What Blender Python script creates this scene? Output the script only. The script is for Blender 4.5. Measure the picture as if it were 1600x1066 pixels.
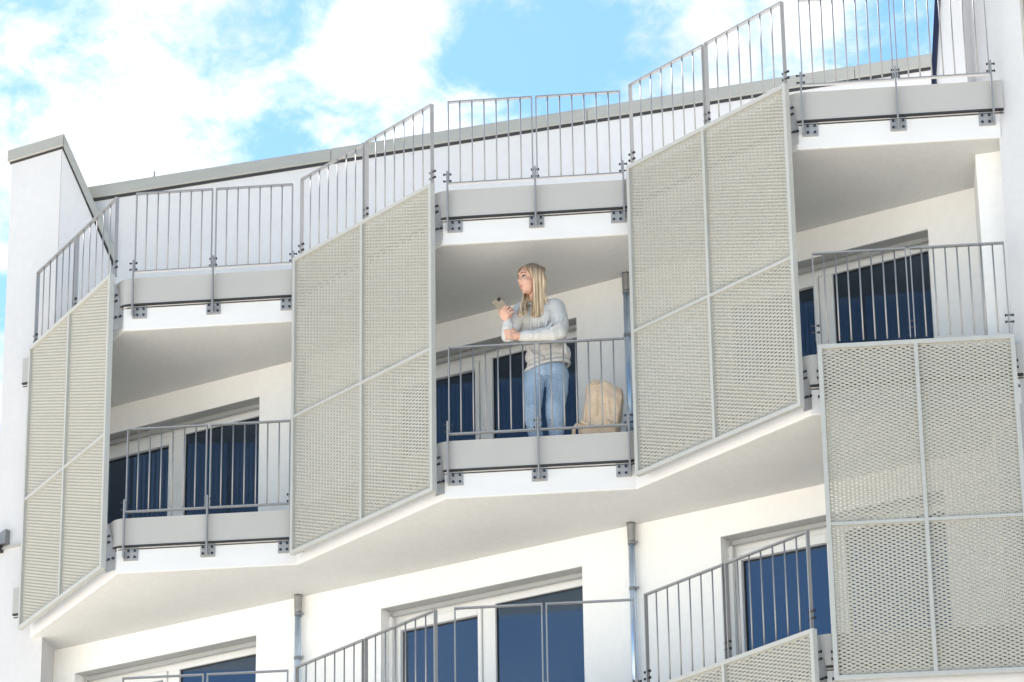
import bpy, bmesh, math, random
from mathutils import Vector, Matrix, Euler, noise as mnoise
random.seed(7)
R = math.radians
sc = bpy.context.scene
C = sc.collection
for o in list(bpy.data.objects): bpy.data.objects.remove(o)

# ---------------------------------------------------------------- camera
cd = bpy.data.cameras.new("camera"); cam = bpy.data.objects.new("camera", cd); C.objects.link(cam)
cr = Vector((0.85190611, 0.52349816, -0.01434064)); cu = Vector((0.21234511, -0.32026569, 0.92322231)); cv = Vector((-0.47871236, 0.7895439, 0.38399857))
M = Matrix((cr, cu, -cv)).transposed().to_4x4()
M.translation = Vector((15, -26.546, 1.6))
cam.matrix_world = M
cd.sensor_width = 36; cd.sensor_fit = 'HORIZONTAL'; cd.lens = 5583.065 / 1600 * 36
cd.clip_start = 0.5; cd.clip_end = 4000
sc.camera = cam

# ---------------------------------------------------------------- light
SUN_ELEV, SUN_AZ = 56.0, -56.0       # azimuth measured from +Y towards +X
EXPOSURE = 1.72
sc.view_settings.view_transform = 'Standard'; sc.view_settings.look = 'None'
sc.view_settings.exposure = EXPOSURE; sc.view_settings.gamma = 1
w = bpy.data.worlds.new("World"); sc.world = w; w.use_nodes = True
nt = w.node_tree; nt.nodes.clear()
def N(t, **k):
    n = nt.nodes.new(t)
    for a, b in k.items(): setattr(n, a, b)
    return n
def math_(op, a, b=None, clamp=False):
    n = N('ShaderNodeMath', operation=op, use_clamp=clamp)
    for i, v in enumerate((a, b)):
        if v is None: continue
        if isinstance(v, (int, float)): n.inputs[i].default_value = v
        else: nt.links.new(v, n.inputs[i])
    return n.outputs[0]
out = N('ShaderNodeOutputWorld'); bg = N('ShaderNodeBackground'); bg.inputs[1].default_value = 0.05
sky = N('ShaderNodeTexSky', sky_type='NISHITA'); sky.sun_disc = False
sky.sun_elevation = R(SUN_ELEV); sky.sun_rotation = R(SUN_AZ); sky.altitude = 100; sky.ozone_density = 2.5; sky.dust_density = 0.6
tc = N('ShaderNodeTexCoord'); D = tc.outputs['Generated']
def noise(scale, detail, rough, dist, off):
    mp = N('ShaderNodeMapping'); mp.inputs['Location'].default_value = off; mp.inputs['Scale'].default_value = (1, 1, 1.35)
    nt.links.new(D, mp.inputs[0])
    n = N('ShaderNodeTexNoise'); n.inputs['Scale'].default_value = scale; n.inputs['Detail'].default_value = detail
    n.inputs['Roughness'].default_value = rough; n.inputs['Distortion'].default_value = dist
    nt.links.new(mp.outputs[0], n.inputs['Vector']); return n.outputs['Fac']
big = noise(9, 4, .5, .3, (3.1, 1.7, .4)); fine = noise(34, 10, .62, .25, (1.3, 4.2, 2.2))
dens = math_('ADD', math_('ADD', math_('MULTIPLY', big, .75), math_('MULTIPLY', fine, 1.45)), -.45)
# the gaps and the banks of the cloud cover: fixed directions in the sky
for dx, rad, wt in [((-.4565, .7622, .4589), .016, -.30), ((-.4438, .7689, .4602), .016, -.30), ((-.4330, .7770, .4565), .013, -.18),
                    ((-.5259, .7314, .4342), .013, -.20), ((-.513, .737, .440), .012, -.17), ((-.5048, .7255, .4677), .008, -.20), ((-.5905, .7016, .399), .016, -.32),
                    ((-.3598, .8131, .4576), .012, -.26), ((-.372, .806, .460), .009, -.16), ((-.4769, .7543, .4512), .013, -.13), ((-.5311, .7074, .4663), .016, -.11),
                    ((-.4892, .7405, .4608), .014, .16), ((-.5494, .703, .4516), .024, .14), ((-.4093, .7876, .4606), .016, .22), ((-.3822, .801, .4607), .013, .20), ((-.56, .71, .43), .02, .12),
                    ((-.47, -.80, .36), .26, -.02), ((-.1, -.80, .55), .62, -.32), ((.75, -.55, .38), .5, -.45), ((-.93, -.25, .3), .35, .25)]:  # this row is out of view: gaps and bank added to shape the light
    v = Vector(dx).normalized()
    vd = N('ShaderNodeVectorMath', operation='DISTANCE'); nt.links.new(D, vd.inputs[0]); vd.inputs[1].default_value = v
    q = math_('DIVIDE', vd.outputs['Value'], rad * 1.3); q = math_('MULTIPLY', math_('MULTIPLY', q, q), -1.0); g = math_('EXPONENT', q)
    dens = math_('ADD', dens, math_('MULTIPLY', g, wt * .88))
ramp = N('ShaderNodeMapRange', interpolation_type='SMOOTHSTEP'); ramp.inputs['From Min'].default_value = .34; ramp.inputs['From Max'].default_value = .78
nt.links.new(dens, ramp.inputs['Value'])
hs = N('ShaderNodeHueSaturation'); hs.inputs['Hue'].default_value = .488; hs.inputs['Saturation'].default_value = 1.22; hs.inputs['Value'].default_value = 1.34
nt.links.new(sky.outputs[0], hs.inputs['Color'])
mx = N('ShaderNodeMix', data_type='RGBA'); shade = noise(21, 6, .55, .2, (7.3, .4, 3.1)); cl = N('ShaderNodeMix', data_type='RGBA'); cl.inputs['A'].default_value = (6.1, 6.6, 7.2, 1); cl.inputs['B'].default_value = (8.6, 8.7, 8.9, 1)
sr = N('ShaderNodeMapRange'); sr.inputs['From Min'].default_value = .38; sr.inputs['From Max'].default_value = .58; nt.links.new(shade, sr.inputs['Value']); nt.links.new(sr.outputs[0], cl.inputs['Factor']); nt.links.new(cl.outputs['Result'], mx.inputs['B'])
nt.links.new(ramp.outputs[0], mx.inputs['Factor']); nt.links.new(hs.outputs[0], mx.inputs['A']); nt.links.new(mx.outputs['Result'], bg.inputs[0])
nt.links.new(bg.outputs[0], out.inputs[0])

sl = bpy.data.lights.new("sun", 'SUN'); sl.energy = 5.0; sl.angle = R(.5); sl.color = (1, .965, .915)
so = bpy.data.objects.new("sun", sl); C.objects.link(so)
sd = Vector((math.sin(R(SUN_AZ)) * math.cos(R(SUN_ELEV)), math.cos(R(SUN_AZ)) * math.cos(R(SUN_ELEV)), math.sin(R(SUN_ELEV))))
so.rotation_euler = sd.to_track_quat('Z', 'Y').to_euler(); so.location = (-20, 20, 60)

# ---------------------------------------------------------------- materials
def mat(name, col, rough=.6, metal=0.0, var=.04, vscale=3.0, bump=0.0, bscale=200., spec=.5, stretch=(1, 1, 1), var2=0, v2scale=40):
    m = bpy.data.materials.new(name); m.use_nodes = True; t = m.node_tree; p = t.nodes['Principled BSDF']
    p.inputs['Roughness'].default_value = rough; p.inputs['Metallic'].default_value = metal; p.inputs['Specular IOR Level'].default_value = spec
    tcn = t.nodes.new('ShaderNodeTexCoord'); mp = t.nodes.new('ShaderNodeMapping'); mp.inputs['Scale'].default_value = stretch
    t.links.new(tcn.outputs['Object'], mp.inputs[0])
    n = t.nodes.new('ShaderNodeTexNoise'); n.inputs['Scale'].default_value = vscale; n.inputs['Detail'].default_value = 7; n.inputs['Roughness'].default_value = .6
    t.links.new(mp.outputs[0], n.inputs['Vector'])
    rp = t.nodes.new('ShaderNodeMapRange'); rp.inputs['From Min'].default_value = .3; rp.inputs['From Max'].default_value = .7
    rp.inputs['To Min'].default_value = 1 - var; rp.inputs['To Max'].default_value = 1 + var
    t.links.new(n.outputs['Fac'], rp.inputs['Value'])
    val = rp.outputs[0]
    if var2:
        n2 = t.nodes.new('ShaderNodeTexNoise'); n2.inputs['Scale'].default_value = v2scale; n2.inputs['Detail'].default_value = 5
        t.links.new(mp.outputs[0], n2.inputs['Vector'])
        r2 = t.nodes.new('ShaderNodeMapRange'); r2.inputs['From Min'].default_value = .3; r2.inputs['From Max'].default_value = .7
        r2.inputs['To Min'].default_value = 1 - var2; r2.inputs['To Max'].default_value = 1 + var2
        t.links.new(n2.outputs['Fac'], r2.inputs['Value'])
        mm = t.nodes.new('ShaderNodeMath'); mm.operation = 'MULTIPLY'; t.links.new(val, mm.inputs[0]); t.links.new(r2.outputs[0], mm.inputs[1]); val = mm.outputs[0]
    vm = t.nodes.new('ShaderNodeVectorMath'); vm.operation = 'SCALE'; vm.inputs[0].default_value = col[:3]
    t.links.new(val, vm.inputs['Scale']); t.links.new(vm.outputs[0], p.inputs['Base Color'])
    if bump:
        bn = t.nodes.new('ShaderNodeTexNoise'); bn.inputs['Scale'].default_value = bscale; bn.inputs['Detail'].default_value = 4
        t.links.new(mp.outputs[0], bn.inputs['Vector'])
        b = t.nodes.new('ShaderNodeBump'); b.inputs['Strength'].default_value = bump; b.inputs['Distance'].default_value = .004
        t.links.new(bn.outputs['Fac'], b.inputs['Height']); t.links.new(b.outputs[0], p.inputs['Normal'])
    return m
MT = dict(
    outer_dimmed=mat('outer_render_dimmed', (.60, .60, .61), .9, var=.03, vscale=1.2, bump=.5, bscale=170, spec=.2, var2=.02, v2scale=14),  # white wall plaster again, colour darkened to tone down the sky-lit fronts
    plaster=mat('white_plaster', (.87, .865, .85), .9, var=.025, vscale=1.3, bump=.5, bscale=170, spec=.2, var2=.02, v2scale=14),
    fascia=mat('painted_concrete', (.71, .71, .715), .85, var=.03, vscale=2.2, bump=.4, bscale=120, spec=.2, stretch=(1, 1, 3)),
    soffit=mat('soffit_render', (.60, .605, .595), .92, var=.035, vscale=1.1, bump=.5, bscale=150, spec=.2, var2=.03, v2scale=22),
    coping=mat('sheet_metal_coping', (.385, .38, .345), .5, metal=.25, var=.06, vscale=2.5, stretch=(1, 1, 4)),
    upstand=mat('grey_coated_sheet', (.45, .44, .42), .55, metal=.1, var=.035, vscale=2.0),
    rail=mat('powder_coated_steel', (.30, .30, .305), .42, metal=.3, var=.06, vscale=9),
    bracket=mat('galvanised_bracket', (.36, .36, .365), .5, metal=.35, var=.10, vscale=16),
    bolt=mat('dark_bolt_steel', (.045, .048, .06), .45, metal=.6, var=.2, vscale=30),
    frame=mat('screen_frame_paint', (.44, .445, .425), .5, metal=.1, var=.04, vscale=5),
    mesh=mat('expanded_metal_paint', (.375, .373, .34), .55, metal=.05, var=.05, vscale=1.2, var2=.07, v2scale=60),
    pvc=mat('white_window_frame', (.80, .80, .79), .35, var=.015, vscale=4),
    shutter=mat('aluminium_lintel_profile', (.45, .455, .45), .45, metal=.3, var=.05, vscale=6, stretch=(.3, 1, 1)),
    gasket_and_shade=mat('dark_gasket_and_shade', (.03, .031, .034), .6, var=.1),  # real seals and dark fittings, also strips that paint shade lines
    zinc=mat('zinc_pipe', (.54, .66, .82), .25, metal=.75, var=.10, vscale=7, stretch=(1, 1, .2)),  # blue of the reflected sky is put into the base colour
    zincd=mat('weathered_zinc_socket', (.27, .275, .28), .45, metal=.6, var=.10, vscale=12),
    paving=mat('terrace_paving', (.66, .65, .63), .85, var=.1, vscale=5),
    asphalt=mat('street_surface', (.51, .475, .42), .9, var=.15, vscale=.6, var2=.15, v2scale=30, bump=.4, bscale=60),
    pave=mat('pavement_slabs', (.50, .465, .40), .9, var=.1, vscale=1.0, var2=.1, v2scale=20),
    kerb=mat('kerb_stone', (.38, .36, .33), .85, var=.1, vscale=3),
    oldwall=mat('cream_old_render', (.74, .64, .44), .9, var=.12, vscale=2.2, var2=.18, v2scale=16, bump=.6, bscale=50),
    rooftile=mat('dark_roof', (.10, .09, .085), .8, var=.15, vscale=4),
    navy=mat('dark_edge_flashing', (.018, .02, .05), .4, metal=.4, var=.1),
    skin=mat('skin', (.60, .355, .265), .5, var=.07, vscale=14, bump=.1, bscale=300, spec=.4),
    lips=mat('lips', (.52, .25, .215), .4, var=.06), eyew=mat('eye_white', (.42, .38, .36), .2, var=.02), iris=mat('iris_and_lashes', (.035, .026, .022), .4, var=.1),
    brow=mat('eyebrow_hair', (.17, .11, .07), .7, var=.2, vscale=60),
    jersey=mat('grey_marl_jersey', (.54, .535, .525), .95, var=.08, vscale=9, bump=.8, bscale=90, spec=.15, var2=.08, v2scale=120),
    denim=mat('light_blue_denim', (.29, .39, .52), .9, var=.26, vscale=6, bump=.6, bscale=260, spec=.15, stretch=(1.2, 1.2, .45), var2=.12, v2scale=90),
    shoe=mat('white_trainer', (.7, .7, .68), .6, var=.05),
    canvas=mat('natural_canvas', (.68, .53, .385), .92, var=.10, vscale=7, bump=.8, bscale=120, spec=.15, var2=.06, v2scale=60),
    phone=mat('bronze_phone_case', (.27, .22, .155), .35, metal=.15, var=.18, vscale=24), screen=mat('black_phone_glass', (.012, .012, .014), .08, var=.02),
    lens=mat('camera_lens', (.02, .02, .025), .1, var=.02), cord=mat('cotton_cord', (.62, .53, .40), .9, var=.1, vscale=60),
)
# hair: strands of lighter and darker blonde running along its length
def hair_mat():
    m = bpy.data.materials.new('blonde_hair'); m.use_nodes = True; t = m.node_tree; p = t.nodes['Principled BSDF']
    p.inputs['Roughness'].default_value = .42; p.inputs['Specular IOR Level'].default_value = .35
    tcn = t.nodes.new('ShaderNodeTexCoord'); mp = t.nodes.new('ShaderNodeMapping'); mp.inputs['Scale'].default_value = (58, 10, 1.8)
    n = t.nodes.new('ShaderNodeTexNoise'); n.inputs['Scale'].default_value = 1.0; n.inputs['Detail'].default_value = 5
    t.links.new(tcn.outputs['Object'], mp.inputs[0]); t.links.new(mp.outputs[0], n.inputs['Vector'])
    cr_ = t.nodes.new('ShaderNodeValToRGB'); e = cr_.color_ramp.elements
    e[0].position = .32; e[0].color = (.15, .092, .052, 1); e[1].position = .66; e[1].color = (.78, .65, .48, 1)
    x = e.new(.5); x.color = (.52, .40, .265, 1)
    t.links.new(n.outputs['Fac'], cr_.inputs[0])
    # darker grown-out roots at the crown of the hair
    sp = t.nodes.new('ShaderNodeSeparateXYZ'); t.links.new(tcn.outputs['Object'], sp.inputs[0])
    mr = t.nodes.new('ShaderNodeMapRange'); mr.inputs['From Min'].default_value = 1.60; mr.inputs['From Max'].default_value = 1.765; mr.inputs['To Max'].default_value = .88
    t.links.new(sp.outputs['Z'], mr.inputs['Value'])
    mxx = t.nodes.new('ShaderNodeMix'); mxx.data_type = 'RGBA'; mxx.inputs['B'].default_value = (.15, .095, .055, 1)
    t.links.new(mr.outputs[0], mxx.inputs['Factor']); t.links.new(cr_.outputs[0], mxx.inputs['A']); t.links.new(mxx.outputs['Result'], p.inputs['Base Color'])
    return m
MT['hair'] = hair_mat()
# coated double glazing: dark room behind, bluish mirror film in front
def glass_mat():
    m = bpy.data.materials.new('coated_glass'); m.use_nodes = True; t = m.node_tree; t.nodes.clear()
    o = t.nodes.new('ShaderNodeOutputMaterial'); ms = t.nodes.new('ShaderNodeMixShader')
    d = t.nodes.new('ShaderNodeBsdfDiffuse'); d.inputs[0].default_value = (.012, .013, .014, 1)
    g = t.nodes.new('ShaderNodeBsdfGlossy'); g.inputs['Roughness'].default_value = .075; g.inputs[0].default_value = (.50, .70, 1.0, 1)
    fr = t.nodes.new('ShaderNodeFresnel'); fr.inputs[0].default_value = 2.45
    tcn = t.nodes.new('ShaderNodeTexCoord'); n = t.nodes.new('ShaderNodeTexNoise'); n.inputs['Scale'].default_value = 1.6
    b = t.nodes.new('ShaderNodeBump'); b.inputs['Strength'].default_value = .02; b.inputs['Distance'].default_value = .01
    t.links.new(tcn.outputs['Object'], n.inputs[0]); t.links.new(n.outputs[0], b.inputs['Height']); t.links.new(b.outputs[0], g.inputs['Normal'])
    t.links.new(fr.outputs[0], ms.inputs[0]); t.links.new(d.outputs[0], ms.inputs[1]); t.links.new(g.outputs[0], ms.inputs[2]); t.links.new(ms.outputs[0], o.inputs[0])
    return m
MT['glass'] = glass_mat()

# ---------------------------------------------------------------- mesh helpers
class MB:
    def __init__(s): s.v = []; s.f = []; s.mi = []
    def add(s, vs, fs, mi=0):
        k = len(s.v); s.v += [tuple(v) for v in vs]; s.f += [tuple(i + k for i in f) for f in fs]; s.mi += [mi] * len(fs)
    def box(s, x0, x1, y0, y1, z0, z1, mi=0):
        s.add([(x0, y0, z0), (x1, y0, z0), (x1, y1, z0), (x0, y1, z0), (x0, y0, z1), (x1, y0, z1), (x1, y1, z1), (x0, y1, z1)],
              [(3, 2, 1, 0), (4, 5, 6, 7), (0, 1, 5, 4), (1, 2, 6, 5), (2, 3, 7, 6), (3, 0, 4, 7)], mi)
    def prism(s, poly, z0, z1, mi=0):       # poly counter-clockwise in plan
        n = len(poly)
        s.add([(x, y, z0) for x, y in poly] + [(x, y, z1) for x, y in poly],
              [tuple(range(n - 1, -1, -1)), tuple(range(n, 2 * n))] + [(i, (i + 1) % n, n + (i + 1) % n, n + i) for i in range(n)], mi)
    def extrude_y(s, poly, y0, y1, mi=0):   # poly of (x, z), counter-clockwise seen from -y
        n = len(poly)
        s.add([(x, y0, z) for x, z in poly] + [(x, y1, z) for x, z in poly],
              [tuple(range(n)), tuple(range(2 * n - 1, n - 1, -1))] + [(i, n + i, n + (i + 1) % n, (i + 1) % n) for i in range(n)], mi)
    def tube(s, pts, rad, n=10, cap=True, flat=None, mi=0):
        pts = [Vector(p) for p in pts]; m = len(pts)
        rad = rad if isinstance(rad, (list, tuple)) else [rad] * m
        vs = []; prev = None
        for i, p in enumerate(pts):
            t = (pts[min(i + 1, m - 1)] - pts[max(i - 1, 0)]).normalized()
            if prev is None:
                a = Vector((0, 0, 1)) if abs(t.z) < .9 else Vector((1, 0, 0))
                a = (a - t * a.dot(t)).normalized()
            else:
                a = (prev - t * prev.dot(t)).normalized()
            prev = a; b = t.cross(a)
            for k in range(n):
                an = 2 * math.pi * k / n
                vs.append(p + (a * math.cos(an) + b * math.sin(an)) * rad[i])
        fs = []
        for i in range(m - 1):
            for k in range(n):
                fs.append((i * n + k, i * n + (k + 1) % n, (i + 1) * n + (k + 1) % n, (i + 1) * n + k))
        if cap: fs += [tuple(range(n - 1, -1, -1)), tuple(range((m - 1) * n, m * n))]
        s.add(vs, fs, mi)
    def ball(s, c, r, rot=None, nu=16, nv=10, mi=0):
        c = Vector(c); r = Vector(r) if not isinstance(r, (int, float)) else Vector((r, r, r)); vs = []
        for j in range(1, nv):
            th = math.pi * j / nv
            for i in range(nu):
                ph = 2 * math.pi * i / nu
                v = Vector((r.x * math.sin(th) * math.cos(ph), r.y * math.sin(th) * math.sin(ph), r.z * math.cos(th)))
                if rot is not None: v = rot @ v
                vs.append(c + v)
        top = Vector((0, 0, r.z)); top = rot @ top if rot is not None else top
        vs += [c + top, c - top]; T = len(vs) - 2; fs = []
        for j in range(nv - 2):
            for i in range(nu):
                fs.append((j * nu + i, (j + 1) * nu + i, (j + 1) * nu + (i + 1) % nu, j * nu + (i + 1) % nu))
        for i in range(nu):
            fs.append((T, i, (i + 1) % nu)); fs.append((T + 1, (nv - 2) * nu + (i + 1) % nu, (nv - 2) * nu + i))
        s.add(vs, fs, mi)
    def limb(s, pts, rads, n=16):           # tapered capsule chain, for remeshing
        s.tube(pts, list(rads), n)
        for p, r in zip(pts, rads): s.ball(p, r, nu=n, nv=10)
    def mesh(s, name, mats, smooth=False):
        me = bpy.data.meshes.new(name); me.from_pydata(s.v, [], s.f)
        for m in (mats if isinstance(mats, (list, tuple)) else [mats]): me.materials.append(m)
        if any(s.mi): me.polygons.foreach_set('material_index', s.mi)
        if smooth: me.polygons.foreach_set('use_smooth', [True] * len(me.polygons))
        me.update(); return me
    def build(s, name, mats, parent=None, smooth=False, bevel=0):
        o = bpy.data.objects.new(name, s.mesh(name, mats, smooth)); C.objects.link(o)
        if parent: o.parent = parent
        if bevel:
            b = o.modifiers.new('bevel', 'BEVEL'); b.width = bevel; b.segments = 2; b.limit_method = 'ANGLE'; b.angle_limit = R(40)
            b.harden_normals = False
        return o
def thing(name, label, cat, loc=(0, 0, 0), rz=0, group=None):
    o = bpy.data.objects.new(name, None); C.objects.link(o); o.empty_display_size = .2
    o.location = loc; o.rotation_euler = (0, 0, rz); o['label'] = label; o['category'] = cat
    if group: o['group'] = group
    return o
def structure(o): o['kind'] = 'structure'; return o
def dup_tree(o, parent=None):
    c = o.copy(); C.objects.link(c); c.parent = parent
    for ch in list(o.children): dup_tree(ch, c)
    return c
def remesh(o, voxel, it=6, fac=.5):
    m = o.modifiers.new('r', 'REMESH'); m.mode = 'VOXEL'; m.voxel_size = voxel; m.use_smooth_shade = True
    s = o.modifiers.new('s', 'SMOOTH'); s.factor = fac; s.iterations = it
    ts = bpy.data.scenes.new('workbench'); ts.collection.objects.link(o)
    with bpy.context.temp_override(scene=ts, view_layer=ts.view_layers[0]):
        dg = bpy.context.evaluated_depsgraph_get(); me = bpy.data.meshes.new_from_object(o.evaluated_get(dg))
    bpy.data.scenes.remove(ts)
    old = o.data; o.modifiers.clear(); o.data = me; me.name = o.name
    me.materials.clear()
    for mm in old.materials: me.materials.append(mm)
    me.polygons.foreach_set('use_smooth', [True] * len(me.polygons)); me.polygons.foreach_set('material_index', [0] * len(me.polygons))
    return o

def ruffle(o, octaves):
    me = o.data; n = len(me.vertices); co = [0.0] * 3 * n; no = [0.0] * 3 * n
    me.vertices.foreach_get('co', co); me.vertices.foreach_get('normal', no)
    for i in range(n):
        p = Vector(co[3 * i:3 * i + 3]); h = sum(mnoise.noise(p * f + Vector((3, 1, 7)) * k) * a for k, (f, a) in enumerate(octaves))
        for j in range(3): co[3 * i + j] += no[3 * i + j] * h
    me.vertices.foreach_set('co', co); me.update()

# ---------------------------------------------------------------- plan of the folded balcony edge
ZA, ZB, ZC = 14.876, 12.426, 9.976          # undersides of the three visible slabs
S = 2.45
AR, AP, A1 = R(25.2), R(-19.35), R(-29.5)
P3 = Vector((-.89, -1.529)); u = Vector((math.cos(AR), math.sin(AR))) * 1.70; wv = Vector((math.cos(AP), math.sin(AP))) * 2.215
w1 = Vector((math.cos(A1), math.sin(A1))) * 2.15
P = {3: P3}; P[4] = P3 + u; P[5] = P[4] + wv; P[6] = P[5] + u; P[2] = P3 - wv; P[1] = P[2] - u; P[0] = P[1] - w1
ANG = {0: A1, 1: AR, 2: AP, 3: AR, 4: AP, 5: AR}
edge = [P[i] for i in range(7)]
def offset_line(pts, d):
    res = []
    for i, p in enumerate(pts):
        ns = []
        if i > 0: t = (p - pts[i - 1]).normalized(); ns.append(Vector((t.y, -t.x)))
        if i < len(pts) - 1: t = (pts[i + 1] - p).normalized(); ns.append(Vector((t.y, -t.x)))
        if len(ns) == 1: res.append(p + ns[0] * d)
        else:
            b = (ns[0] + ns[1]).normalized(); res.append(p + b * (d / b.dot(ns[0])))
    return res
def soften(pts, r):                          # round the corners of a plan line
    res = [pts[0]]
    for i in range(1, len(pts) - 1):
        a = (pts[i - 1] - pts[i]).normalized(); b = (pts[i + 1] - pts[i]).normalized()
        p0 = pts[i] + a * r; p2 = pts[i] + b * r
        for k in range(5):
            t = k / 4; res.append(p0 * (1 - t) ** 2 + pts[i] * 2 * t * (1 - t) + p2 * t * t)
    return res + [pts[-1]]
def band(mb, pts, d0, d1, z0, z1, mi=0):     # a strip that follows the plan line, thick from offset d0 to d1
    a = offset_line(pts, d1); b = offset_line(pts, d0); n = len(pts)
    for i in range(n - 1):
        mb.add([(*a[i], z0), (*a[i + 1], z0), (*a[i + 1], z1), (*a[i], z1), (*b[i], z0), (*b[i + 1], z0), (*b[i + 1], z1), (*b[i], z1)],
               [(0, 1, 2, 3), (7, 6, 5, 4), (4, 5, 1, 0), (3, 2, 6, 7)] + ([(0, 3, 7, 4)] if i == 0 else []) + ([(1, 5, 6, 2)] if i == n - 2 else []))

# ---------------------------------------------------------------- ground
g = MB(); g.add([(-1500, -1500, 0), (1500, -1500, 0), (1500, 1500, 0), (-1500, 1500, 0)], [(0, 1, 2, 3)])
structure(g.build('street', MT['asphalt']))
g = MB(); g.box(-60, 60, -6.0, -.9, -.1, .13); structure(g.build('pavement', MT['pave']))
g = MB(); g.box(-60, 60, -6.22, -6.004, -.1, .135); structure(g.build('kerb', MT['kerb']))

# ---------------------------------------------------------------- the apartment building
bld = thing('apartment_building', 'white apartment building with folded zigzag balcony slabs and grey roof copings', 'building')
WINR = [-4.0, -.39, 3.22]; WW = 2.185; WH = 2.165; FL = .42
xs0, xs1, zt = -6.93, 4.6, 15.6
mb = MB()
lv = []                                       # openings
for zb in (ZB, ZC, ZC - S): lv += [(r - WW, r, zb + FL, zb + WH) for r in WINR]
zsb = sorted({0, zt} | {o[2] for o in lv} | {o[3] for o in lv}); xsb = sorted({xs0, xs1} | {o[0] for o in lv} | {o[1] for o in lv})
for i in range(len(xsb) - 1):
    for j in range(len(zsb) - 1):
        x0, x1, z0, z1 = xsb[i], xsb[i + 1], zsb[j], zsb[j + 1]
        if any(o[0] < (x0 + x1) / 2 < o[1] and o[2] < (z0 + z1) / 2 < o[3] for o in lv): continue
        mb.add([(x0, 0, z0), (x1, 0, z0), (x1, 0, z1), (x0, 0, z1)], [(0, 1, 2, 3)])
DP = .30
for x0, x1, z0, z1 in lv:
    mb.add([(x0, 0, z0), (x0, DP, z0), (x0, DP, z1), (x0, 0, z1)], [(0, 1, 2, 3)])
    mb.add([(x1, 0, z0), (x1, DP, z0), (x1, DP, z1), (x1, 0, z1)], [(3, 2, 1, 0)])
    mb.add([(x0, 0, z0), (x1, 0, z0), (x1, DP, z0), (x0, DP, z0)], [(0, 1, 2, 3)])
    mb.add([(x0, 0, z1), (x1, 0, z1), (x1, DP, z1), (x0, DP, z1)], [(3, 2, 1, 0)])
mb.box(xs0, xs1, DP + .002, 8, 0, zt)        # the body of the house behind the facade skin
wall = mb.build('wall', MT['plaster'], bld)
# set-back attic wall with its grey coping, turned a little from the facade
ax0 = Vector((-6.22, -.025)); aang = math.atan(.2368); ad = Vector((math.cos(aang), math.sin(aang))); an = Vector((ad.y, -ad.x))
def quad_prism(mb, a, b, d0, d1, z0, z1):
    p = [a + an * d1, b + an * d1, b + an * d0, a + an * d0]; mb.prism([tuple(x) for x in p], z0, z1)
ax1 = ax0 + ad * 10.9
mb = MB(); quad_prism(mb, ax0, ax1, -5, 0, 15.3, 17.262); att = mb.build('attic_wall', MT['outer_dimmed'], bld)
mb = MB()
for k in range(4):
    a = ax0 + ad * (10.9 * k / 4 + (.002 if k else 0)); b = ax0 + ad * (10.9 * (k + 1) / 4 - .002); quad_prism(mb, a, b, -.42, .035, 17.262, 17.40)
c = mb.build('coping', MT['coping'], att, bevel=.008)
mb = MB(); quad_prism(mb, ax0, ax1, -.02, .02, 17.236, 17.262); mb.build('painted_shadow_line', MT['gasket_and_shade'], att)  # dark strip paints the shadow line below the attic coping
for t_ in (.76, 8.55):
    mb = MB(); q = ax0 + ad * t_; mb.tube([(q.x, q.y, 17.4), (q.x, q.y, 17.47)], .008, 8); mb.tube([(q.x, q.y, 17.4), (q.x, q.y, 17.41)], .02, 10); mb.build('lightning_rod_clip', MT['zincd'], att)
# party wall at the far end with its stepped wing and sloping coping
mb = MB(); mb.prism([(-6.93, -.40), (-6.285, -.40), (-6.47, .05), (-6.47, 3), (-6.93, 3)], 0, 14.9)
mb.prism([(-6.93, -.40), (-6.27, -.40), (-6.72, .08), (-6.93, .08)], 14.9, 17.735); pw = mb.build('party_wall', MT['outer_dimmed'], bld)
A_ = Vector((-6.268, -.398, 0)); B_ = Vector((-5.9, .012, 0)); nb = Vector((-.72, .70, 0)) * .10
zq = [(A_, 14.9), (B_, 14.9), (B_, 16.50), (A_, 17.735)]
mb = MB(); f0 = [Vector((p.x, p.y, z)) for p, z in zq]; mb.add(f0 + [p + nb for p in f0], [(0, 1, 2, 3), (7, 6, 5, 4), (0, 4, 5, 1), (1, 5, 6, 2), (2, 6, 7, 3), (3, 7, 4, 0)])
mb.build('wing_wall', MT['outer_dimmed'], pw)
def sloped(mb, a, b, lo, hi, dout, din):
    dn = (b - a); dn.z = 0; dn.normalize(); nn = Vector((dn.y, -dn.x, 0)); U = Vector((0, 0, 1))
    q = [a + nn * dout + U * lo, b + nn * dout + U * lo, b + nn * dout + U * hi, a + nn * dout + U * hi]; q2 = [x - nn * (dout + din) for x in q]
    mb.add(q + q2, [(0, 1, 2, 3), (7, 6, 5, 4), (0, 4, 5, 1), (1, 5, 6, 2), (2, 6, 7, 3), (3, 7, 4, 0)])
mb = MB(); sloped(mb, Vector((-6.262, -.392, 17.735)), Vector((-5.885, .03, 16.50)), .0, .15, .03, .2)
mb.build('sloping_coping', MT['coping'], pw)
mb = MB(); sloped(mb, Vector((-6.262, -.392, 17.735)), Vector((-5.885, .03, 16.50)), -.03, .0, .012, .1); mb.build('painted_shadow_line', MT['gasket_and_shade'], pw)  # shade under the sloping coping, painted as a dark strip
mb = MB(); mb.prism([(-6.965, -.435), (-6.225, -.435), (-6.70, .11), (-6.965, .11)], 17.735, 17.872); mb.build('coping', MT['coping'], pw, bevel=.008)
mb = MB(); mb.prism([(-6.945, -.415), (-6.25, -.415), (-6.71, .09), (-6.945, .09)], 17.715, 17.735); mb.build('painted_shadow_line', MT['gasket_and_shade'], pw)  # dark band stands in for the shadow below this coping
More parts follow.
